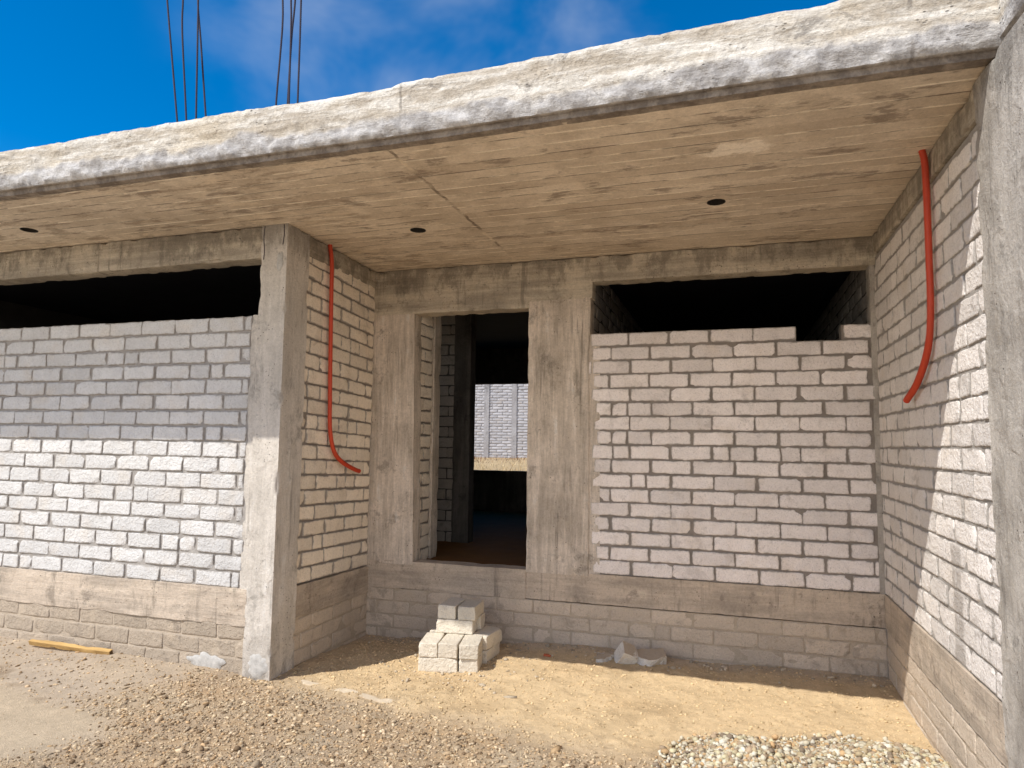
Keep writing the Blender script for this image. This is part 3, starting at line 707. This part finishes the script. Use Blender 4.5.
# clods, pebbles and gravel
def ico():
    bm = bmesh.new(); bmesh.ops.create_icosphere(bm, subdivisions=1, radius=1)
    V = np.array([v.co[:] for v in bm.verts]); F = np.array([[v.index for v in f.verts] for f in bm.faces]); bm.free(); return V, F
IV, IF = ico()
POOL = []
for k in range(24):
    s = rng.uniform(.65, 1.25, 3); v = IV * s * (1 + rng.uniform(-.28, .28, (len(IV), 1))); POOL.append(v)
POOL = np.array(POOL)
def rocks(name, pos, size, colr, flat=.75, elong=1.2):
    n = len(pos); k = rng.integers(0, len(POOL), n); V = POOL[k] * size[:, None, None]
    a = rng.uniform(0, 2 * math.pi, n); c, s = np.cos(a)[:, None], np.sin(a)[:, None]
    V[:, :, 0] *= rng.uniform(.8, elong, n)[:, None]; X = V[:, :, 0] * c - V[:, :, 1] * s; Y = V[:, :, 0] * s + V[:, :, 1] * c; Z = V[:, :, 2] * flat
    V = np.stack([X, Y, Z], 2) + pos[:, None, :]
    F = IF[None] + (np.arange(n) * len(IV))[:, None, None]
    return make_mesh(name, V.reshape(-1, 3), F.reshape(-1, 3), [M_STONE], smooth=False, colattr=np.clip(np.repeat(colr, len(IV), axis=0), 0, 1))

def scatter(n, x0, x1, y0, y1, dens):
    px_ = rng.uniform(x0, x1, n); py_ = rng.uniform(y0, y1, n)
    keep = rng.random(n) < dens(px_, py_)
    return px_[keep], py_[keep]
def clod_density(a, b):
    gvl = gm(gravel, a, b); pl = gm(pale, a, b); sd = gm(sand, a, b)
    return np.clip(.95 * gvl * (1 - sd) + .16 * (1 - gvl) * (1 - pl) * (1 - sd) + .30 * sd * sstep(-2.4, -3.2, a + .5 * fbm(np.stack([a, b, a * 0], 1), 3, 5, 2)) + .22 * sd + .006 * pl, 0, 1)
px_, py_ = scatter(95000, -7.0, .0, -3.2, .0, clod_density)
pxb, pyb = scatter(2600, -7.0, .0, -3.2, -1.45, lambda a, b: np.clip(.5 * gm(gravel, a, b) * (1 - gm(sand, a, b)) + .35 * sstep(.1, .35, gm(n_mid + n_lo * .35, a, b)) * (1 - gm(pale, a, b)) * (1 - gm(sand, a, b)), 0, 1))
sz = np.concatenate([np.clip(rng.lognormal(math.log(.0041), .5, len(px_)), .002, .011), np.clip(rng.lognormal(math.log(.0085), .4, len(pxb)), .005, .022)])
ax_, ay_ = np.concatenate([px_, pxb]), np.concatenate([py_, pyb])
sz = np.where(gm(sand, ax_, ay_) > .5, np.minimum(sz * .8, .009), sz)
base = np.array([[.52, .38, .235], [.58, .43, .27], [.23, .155, .09], [.68, .54, .37], [.40, .31, .21], [.56, .38, .21], [.66, .52, .34]])
cl = base[rng.integers(0, len(base), len(ax_))] * rng.uniform(.75, 1.2, (len(ax_), 1))
nx_ = 520; cxr = np.concatenate([rng.uniform(-4.0, -.05, 330), rng.normal(-3.0, .33, nx_ - 330)]); cyr = np.concatenate([-np.abs(rng.normal(0, .13, 330)) - .02, rng.normal(-.78, .22, nx_ - 330)])
sdm = gm(sand, ax_, ay_)[:, None]; cl = cl * (1 - sdm) + (np.array([.70, .53, .31]) * rng.uniform(.7, 1.25, (len(ax_), 1))) * sdm
ax_ = np.concatenate([ax_, cxr]); ay_ = np.concatenate([ay_, cyr]); szr = np.clip(rng.lognormal(math.log(.0055), .6, nx_), .002, .022); sz = np.concatenate([sz, szr])
cl = np.vstack([cl, np.array([.60, .50, .37]) * rng.uniform(.55, 1.2, (nx_, 1))])
pos = np.stack([ax_, ay_, gh(ax_, ay_) + sz * .25], 1)
tag(link(bpy.data.objects.new('soil_clods', rocks('soil_clods', pos, sz, cl, .8, 2.4))), 'loose brown soil clods and pebbles scattered over the bare ground', 'soil clods', kind='stuff')

def gravel_pile(cx, cy, rx, ry, nn, label):
    a = rng.normal(0, .62, nn); b = rng.normal(0, .62, nn)
    qx, qy = cx + a * rx, cy + b * ry
    k = (qx < -.03) & (a * a + b * b < 2.2); qx, qy = qx[k], qy[k]
    s = np.clip(rng.lognormal(math.log(.0088), .42, len(qx)), .004, .022)
    basec = np.array([[.66, .60, .46], [.58, .52, .39], [.72, .67, .55], [.44, .33, .22], [.54, .36, .19], [.27, .21, .15], [.62, .55, .36], [.50, .40, .25]])
    c = basec[rng.integers(0, len(basec), len(qx))] * rng.uniform(.8, 1.12, (len(qx), 1))
    p = np.stack([qx, qy, gh(qx, qy) + s * rng.uniform(.1, .9, len(qx))], 1)
    o = link(bpy.data.objects.new('gravel_pile', rocks('gravel_pile', p, s, c)))
    return tag(o, label, 'gravel', 'gravel heaps by the right wall')
gravel_pile(-.99, -1.82, .31, .34, 5200, 'pale gravel heap in the foreground, further from the right wall')
gravel_pile(-.32, -1.62, .42, .34, 6000, 'pale gravel heap against the foot of the right wall')

M_STRIP = mat_plain('sandy_concrete', (.60, .50, .37), .95, .45, 30, .6, obj=False)
nl = 9000
qx, qy = scatter(nl, -6.5, .0, -3.2, -.3, lambda a, b: np.clip(.62 * gm(gravel, a, b) + .12 * gm(sand, a, b), 0, 1))
nl = len(qx); qa = rng.uniform(0, math.pi, nl); ql = np.clip(rng.lognormal(math.log(.018), .5, nl), .006, .06) / 2; qw = rng.uniform(.0007, .0019, nl)
dx_, dy_ = np.cos(qa), np.sin(qa); z0_ = gh(qx, qy) + rng.uniform(.004, .014, nl); tz = rng.uniform(-.006, .008, nl)
V = np.stack([np.stack([qx + sx * dx_ * ql - sy * dy_ * qw, qy + sx * dy_ * ql + sy * dx_ * qw, z0_ + sx * tz], 1) for sx, sy in ((-1, -1), (1, -1), (1, 1), (-1, 1))], 1).reshape(-1, 3)
cq = np.array([.68, .54, .34]) * rng.uniform(.55, 1.15, (nl, 1))
tag(link(bpy.data.objects.new('dry_litter', make_mesh('dry_litter', V, np.arange(nl * 4).reshape(-1, 4), [M_GRASS], smooth=False, colattr=np.repeat(cq, 4, axis=0)))), 'dry straw litter strewn over the bare foreground', 'litter', kind='stuff')

# concrete edge strip in the ground
g = Geo()
def strip_xf(P):
    t = (P[:, 0] + 3.9) / 1.55
    yy = P[:, 1] + np.interp(P[:, 0], [-3.9, -3.79, -3.05, -2.69, -2.35], [-1.345, -1.37, -1.491, -1.536, -1.585])
    return np.stack([P[:, 0], yy, P[:, 2] + np.interp(P[:, 0], [-3.9, -3.3, -2.3], [-.606, -.606, -.634])], 1)
cbox(g, -3.88, -2.32, -.028, .028, -.08, -.001, step=.015, amp=.009, chip=.02, xf=strip_xf, seed=81)
o = bpy.data.objects.new('concrete_edge', make_mesh('concrete_edge', np.vstack(g.V), np.vstack(g.F), [M_STRIP])); tag(link(o), kind='structure')

# ------------------------------------------------------------------ loose blocks
def block_mesh(Lx, Ly, Lz, seed, cut=None, r=.006):
    r_ = np.random.default_rng(seed)
    AX = [lines(l / 2, (.004, .009, .018), max(2, int(l / .022))) for l in (Lx, Ly, Lz)]
    nn = [len(q) - 1 for q in AX]
    bm = bmesh.new(); idx = {}
    F = []
    def vid(i, j, k):
        if (i, j, k) not in idx: idx[(i, j, k)] = len(idx)
        return idx[(i, j, k)]
    for i in range(nn[0]):
        for j in range(nn[1]):
            F.append((vid(i, j, 0), vid(i, j + 1, 0), vid(i + 1, j + 1, 0), vid(i + 1, j, 0)))
            F.append((vid(i, j, nn[2]), vid(i + 1, j, nn[2]), vid(i + 1, j + 1, nn[2]), vid(i, j + 1, nn[2])))
    for i in range(nn[0]):
        for k in range(nn[2]):
            F.append((vid(i, 0, k), vid(i + 1, 0, k), vid(i + 1, 0, k + 1), vid(i, 0, k + 1)))
            F.append((vid(i, nn[1], k), vid(i, nn[1], k + 1), vid(i + 1, nn[1], k + 1), vid(i + 1, nn[1], k)))
    for j in range(nn[1]):
        for k in range(nn[2]):
            F.append((vid(0, j, k), vid(0, j, k + 1), vid(0, j + 1, k + 1), vid(0, j + 1, k)))
            F.append((vid(nn[0], j, k), vid(nn[0], j + 1, k), vid(nn[0], j + 1, k + 1), vid(nn[0], j, k + 1)))
    bm.free()
    K_ = np.array([k for k in idx.keys()]); V = np.stack([AX[k][K_[:, k]] for k in range(3)], 1)
    inner = np.array([Lx, Ly, Lz]) / 2 - r
    q = np.clip(V, -inner, inner); dd = V - q; ln = np.linalg.norm(dd, axis=1)
    V = np.where(ln[:, None] > 1e-9, q + dd / np.maximum(ln, 1e-9)[:, None] * r, V)
    off = r_.uniform(0, 400, 3)
    for k in range(3):
        V[:, k] += vnoise(V + off, 16, k) * .0026 + vnoise(V + off, 60, k + 5) * .0016
    for _ in range(3):
        cnr = np.array([Lx, Ly, Lz]) / 2 * r_.choice([-1, 1], 3); dv = V - cnr; dist = np.linalg.norm(dv, axis=1)
        rad = r_.uniform(.008, .03); t = np.clip(1 - dist / rad, 0, 1)
        V -= np.sign(cnr)[None] * (t * rad * .35)[:, None]
    if cut:
        for (nx, ny, nz, dd_) in cut:
            nv = np.array([nx, ny, nz], float); nv /= np.linalg.norm(nv)
            over = np.maximum(V @ nv - dd_ - fbm(V + off, 22, 9, 3) * .014, 0)
            V -= over[:, None] * nv[None]
    V[:, 2] += Lz / 2
    return make_mesh('concrete_block', V, F, [M_LOOSE])

BL, BWd, BH = .286, .140, .1005
BMS = [block_mesh(BL, BWd, BH, 300 + k) for k in range(4)]
PX, PY, TH = -3.225, -.868, math.radians(11)
def loc_uv(u, v): return (PX + u * math.cos(TH) - v * math.sin(TH), PY + u * math.sin(TH) + v * math.cos(TH))
Z1 = -.622
ZL = [Z1 + k * (BH + .0025) for k in range(4)]
GRP = 'concrete blocks stacked as a step below the doorway'
def blk(cx, cy, z, rz, label, k):
    o = bpy.data.objects.new('concrete_block', BMS[k % 4]); o.location = (cx, cy, z); o.rotation_euler = (0, 0, rz)
    return tag(link(o), label, 'concrete block', GRP)
c_ = loc_uv(.146, .074); blk(*c_, ZL[0], TH, 'lowest block of the stack lying lengthwise at its front left corner', 0)
c_ = loc_uv(.372, .150); blk(*c_, ZL[0], TH + math.pi / 2, 'lowest block of the stack lying end on at its front right corner', 1)
blk(-2.868, -.415, ZL[0], math.radians(88), 'lowest block at the rear right of the stack, half hidden behind the front ones', 2)
c_ = loc_uv(.15, .40); blk(*c_, ZL[0], TH, 'lowest block in the middle of the stack, hidden behind the front row', 3)
c_ = loc_uv(.072, .142); blk(*c_, ZL[1], TH + math.pi / 2 + .02, 'sunlit block end in the second layer, left of three', 1)
c_ = loc_uv(.222, .146); blk(*c_, ZL[1], TH + math.pi / 2 - .03, 'sunlit block end in the second layer, middle of three', 2)
c_ = loc_uv(.372, .138); blk(*c_, ZL[1], TH + math.pi / 2 + .02, 'sunlit block end in the second layer, right of three', 3)
blk(-2.862, -.405, ZL[1], math.radians(84), 'block in the second layer at the rear right of the stack', 0)
c_ = loc_uv(.15, .40); blk(*c_, ZL[1], TH + .02, 'second layer block under the back of the shaded upper pair', 1)
blk(-3.075, -.497, ZL[2], math.radians(8), 'shaded block lying lengthwise in the third layer, facing the yard', 2)
blk(-3.062, -.345, ZL[2], math.radians(6), 'third layer block lying lengthwise behind its twin, toward the wall', 3)
blk(-3.142, -.420, ZL[3], math.radians(93), 'topmost block of the stack on the left, end on', 0)
blk(-2.990, -.412, ZL[3], math.radians(96), 'topmost block of the stack on the right, end on', 1)

# broken pieces by the wall
def chunk(label, dims, seed, cut, loc, rot):
    me_ = block_mesh(*dims, seed, cut=cut, r=.003); me_.materials.clear(); me_.materials.append(M_CHUNK)
    me_.polygons.foreach_set('use_smooth', np.zeros(len(me_.polygons), dtype=bool))
    o = bpy.data.objects.new('broken_block', me_); o.location = loc; o.rotation_euler = rot
    return tag(link(o), label, 'broken block', 'broken block pieces by the porch wall')
chunk('small low piece of broken block, leftmost of the three by the wall', (.16, .15, .085), 401, [(.7, -.6, .25, .030), (-.2, .1, 1, .03)], (-1.955, -.235, -.628), (.10, .10, .15))
chunk('upright wedge of broken block with a pointed top, middle of the three', (.125, .125, .14), 402, [(.2, -.2, 1, .075), (.9, .6, -.2, .05)], (-1.845, -.21, -.60), (.55, .42, .50))
chunk('largest flat piece of broken block with a jagged front edge', (.28, .19, .085), 403, [(-.75, -.85, .15, .075), (.5, -1, -.3, .085)], (-1.655, -.185, -.612), (.16, -.04, .28))
o = bpy.data.objects.new('clay_shard', block_mesh(.06, .03, .015, 404, cut=[(1, .4, 0, .015)], r=.004)); o.data.materials.clear(); o.data.materials.append(M_RED)
o.location = (-2.40, -.30, float(gh(-2.40, -.30)) - .001); o.rotation_euler = (0, .1, .3); tag(link(o), 'tiny red clay shard lying on the sand by the wall', 'shard')

# timber lying at the foot of the left wall
tb = root('timber_batten', (-5.80, -1.53, -.53), 'short yellow timber batten lying on the ground against the left wall', 'timber', rz=0)
g = Geo(); cbox(g, -.36, .365, -.017, .017, -.017, .017, step=.012, amp=.003, chip=.008, seed=91)
th = math.radians(5); ty = math.radians(2.2)
Rm = np.array((Matrix.Rotation(th, 3, 'Z') @ Matrix.Rotation(ty, 3, 'Y') @ Matrix.Rotation(.4, 3, 'X')))
tw = np.array([-5.795, -1.50, -.530])
part('batten', np.vstack(g.V) @ Rm.T + tw, np.vstack(g.F), [M_WOOD], tb)
E_ = np.array([[.3665, a, b] for a, b in ((-.012, -.012), (.012, -.012), (.012, .012), (-.012, .012))]); E2 = np.vstack([E_, E_ + [.003, 0, 0]])
part('dark_end', E2 @ Rm.T + tw, [(0, 1, 5, 4), (1, 2, 6, 5), (2, 3, 7, 6), (3, 0, 4, 7), (4, 5, 6, 7)], [M_END], tb, smooth=False)

# ------------------------------------------------------------------ rear yard seen through the house
bwall = root('boundary_wall', (-7.6, 12.6, .6), 'tall pale block boundary wall seen through the doorway', 'wall')
block_wall('block_face', bwall, (-16.5, 11.194), (3.0, 15.153), .62, .62, 40, M_YARD, M_YARDM, seed=40, lod=0, L=.30, H=.082)
dirw = np.array([7.88, 1.6]) / np.hypot(7.88, 1.6)
for s in (1.6, 3.1, 4.55, 5.2, 6.05, 6.95, 7.75, 9.2, 11., 13.):
    cx, cy = np.array([-14.5, 11.6]) + dirw * s
    g = Geo(); cbox(g, -.07, .07, -.03, .12, .4, 3.9, step=.12, seed=int(s * 10), xf=lambda P: np.stack([cx + P[:, 0] * dirw[0] - P[:, 1] * dirw[1], cy + P[:, 0] * dirw[1] + P[:, 1] * dirw[0], P[:, 2]], 1)); g.part('column', [M_YARDC], bwall)
nb_ = 2600
bx_, by_ = rng.uniform(-10, -3.2, nb_), rng.uniform(6.6, 11.6, nb_)
hh = rng.uniform(.03, .13, nb_); aa = rng.uniform(0, math.pi, nb_); zz = gh(bx_, by_)
lx, ly = rng.normal(0, .03, nb_), rng.normal(0, .03, nb_); wd = .006
V = np.stack([np.stack([bx_ - np.cos(aa) * wd, by_ - np.sin(aa) * wd, zz], 1), np.stack([bx_ + np.cos(aa) * wd, by_ + np.sin(aa) * wd, zz], 1), np.stack([bx_ + lx, by_ + ly, zz + hh], 1)], 1).reshape(-1, 3)
fa = sstep(8.6, 9.6, by_ + rng.normal(0, .4, nb_))[:, None]
cg = (np.array([.74, .58, .34]) * (1 - fa) + np.array([.26, .15, .085]) * fa) * rng.uniform(.6, 1.2, (nb_, 1)); hh = hh * (1 + .8 * fa[:, 0])
tag(link(bpy.data.objects.new('dry_grass', make_mesh('dry_grass', V, np.arange(nb_ * 3).reshape(-1, 3), [M_GRASS], smooth=False, colattr=np.repeat(cg, 3, axis=0)))), 'sunlit dry grass in the yard behind the house', 'grass', kind='stuff')

# ------------------------------------------------------------------ light, sky, camera
CLOUD_DIR = (-.36, .80, .52)
sd = Vector((-.75, -1.0, 1.58)).normalized()
elev = math.asin(sd.z); azim = math.atan2(sd.x, sd.y)
L = bpy.data.lights.new('sun', 'SUN'); L.energy = 5.0; L.angle = math.radians(.5); L.color = (1, .955, .88)
lo = bpy.data.objects.new('sun', L); lo.rotation_euler = sd.to_track_quat('Z', 'Y').to_euler(); lo.location = (-6, -8, 12); col.objects.link(lo)
w = bpy.data.worlds.new('World'); scene.world = w; w.use_nodes = True
t = w.node_tree; t.nodes.clear(); n = N(t)
out = n.n('ShaderNodeOutputWorld'); bg = n.n('ShaderNodeBackground'); bg.inputs[1].default_value = .17
sky = n.n('ShaderNodeTexSky', sky_type='NISHITA', sun_disc=False, sun_elevation=elev, sun_rotation=azim % (2 * math.pi), altitude=1500, air_density=1.0, dust_density=.4, ozone_density=2.0)
hs = n.n('ShaderNodeHueSaturation'); hs.inputs['Saturation'].default_value = 1.5; hs.inputs['Value'].default_value = 1.06
n.put(hs.inputs['Color'], sky.outputs[0])
gen = n.n('ShaderNodeTexCoord').outputs['Generated']
def near(d, lo_, hi_):
    x = n.n('ShaderNodeVectorMath', operation='DOT_PRODUCT'); n.put(x.inputs[0], gen); x.inputs[1].default_value = Vector(d).normalized()[:]
    return n.ramp(x.outputs['Value'], lo_, hi_)
mp = n.n('ShaderNodeMapping'); mp.inputs['Scale'].default_value = (2.2, 2.2, 3.0); n.put(mp.inputs['Vector'], gen)
wisp = n.m('MULTIPLY', n.ramp(n.noise(mp.outputs[0], 1.5, 5, .55, .25), .42, .78), near(CLOUD_DIR, .93, 1.0))
c = n.mix(n.m('MULTIPLY', wisp, .34), hs.outputs[0], (5.0, 5.2, 5.6))
# added unseen glow low in the sky behind the camera, fills the porch recess
zc = n.sep(gen)
sky_fill = n.m('MULTIPLY', n.ramp(zc[1], .05, -.45), n.m('MULTIPLY', n.ramp(zc[2], .62, .30), n.ramp(n.noise(gen, 2.6, 5, .6, .4), .30, .52, .55, 1.)))
c = n.mix(n.m('MULTIPLY', sky_fill, .9), c, (9.6, 9.3, 8.9))
n.put(bg.inputs[0], c)
t.links.new(bg.outputs[0], out.inputs[0])

f, yaw, pitch, roll = 682.404, -.30777, .08775, .0121
C = Vector((-1.04478, -5.54357, 1.03103))
Fv = Vector((math.sin(yaw) * math.cos(pitch), math.cos(yaw) * math.cos(pitch), math.sin(pitch)))
R0 = Vector((math.cos(yaw), -math.sin(yaw), 0)); U0 = R0.cross(Fv)
Rv = R0 * math.cos(roll) + U0 * math.sin(roll); Uv = U0 * math.cos(roll) - R0 * math.sin(roll)
cam = bpy.data.cameras.new('camera'); cam.sensor_width = 36; cam.lens = f / 1024 * 36; cam.clip_end = 400; cam.clip_start = .05
co = bpy.data.objects.new('camera', cam)
co.matrix_world = Matrix(((Rv.x, Uv.x, -Fv.x, C.x), (Rv.y, Uv.y, -Fv.y, C.y), (Rv.z, Uv.z, -Fv.z, C.z), (0, 0, 0, 1)))
col.objects.link(co); scene.camera = co
scene.view_settings.view_transform = 'Standard'; scene.view_settings.look = 'None'; scene.view_settings.exposure = 0
scene.cycles.max_bounces = 10; scene.cycles.diffuse_bounces = 6
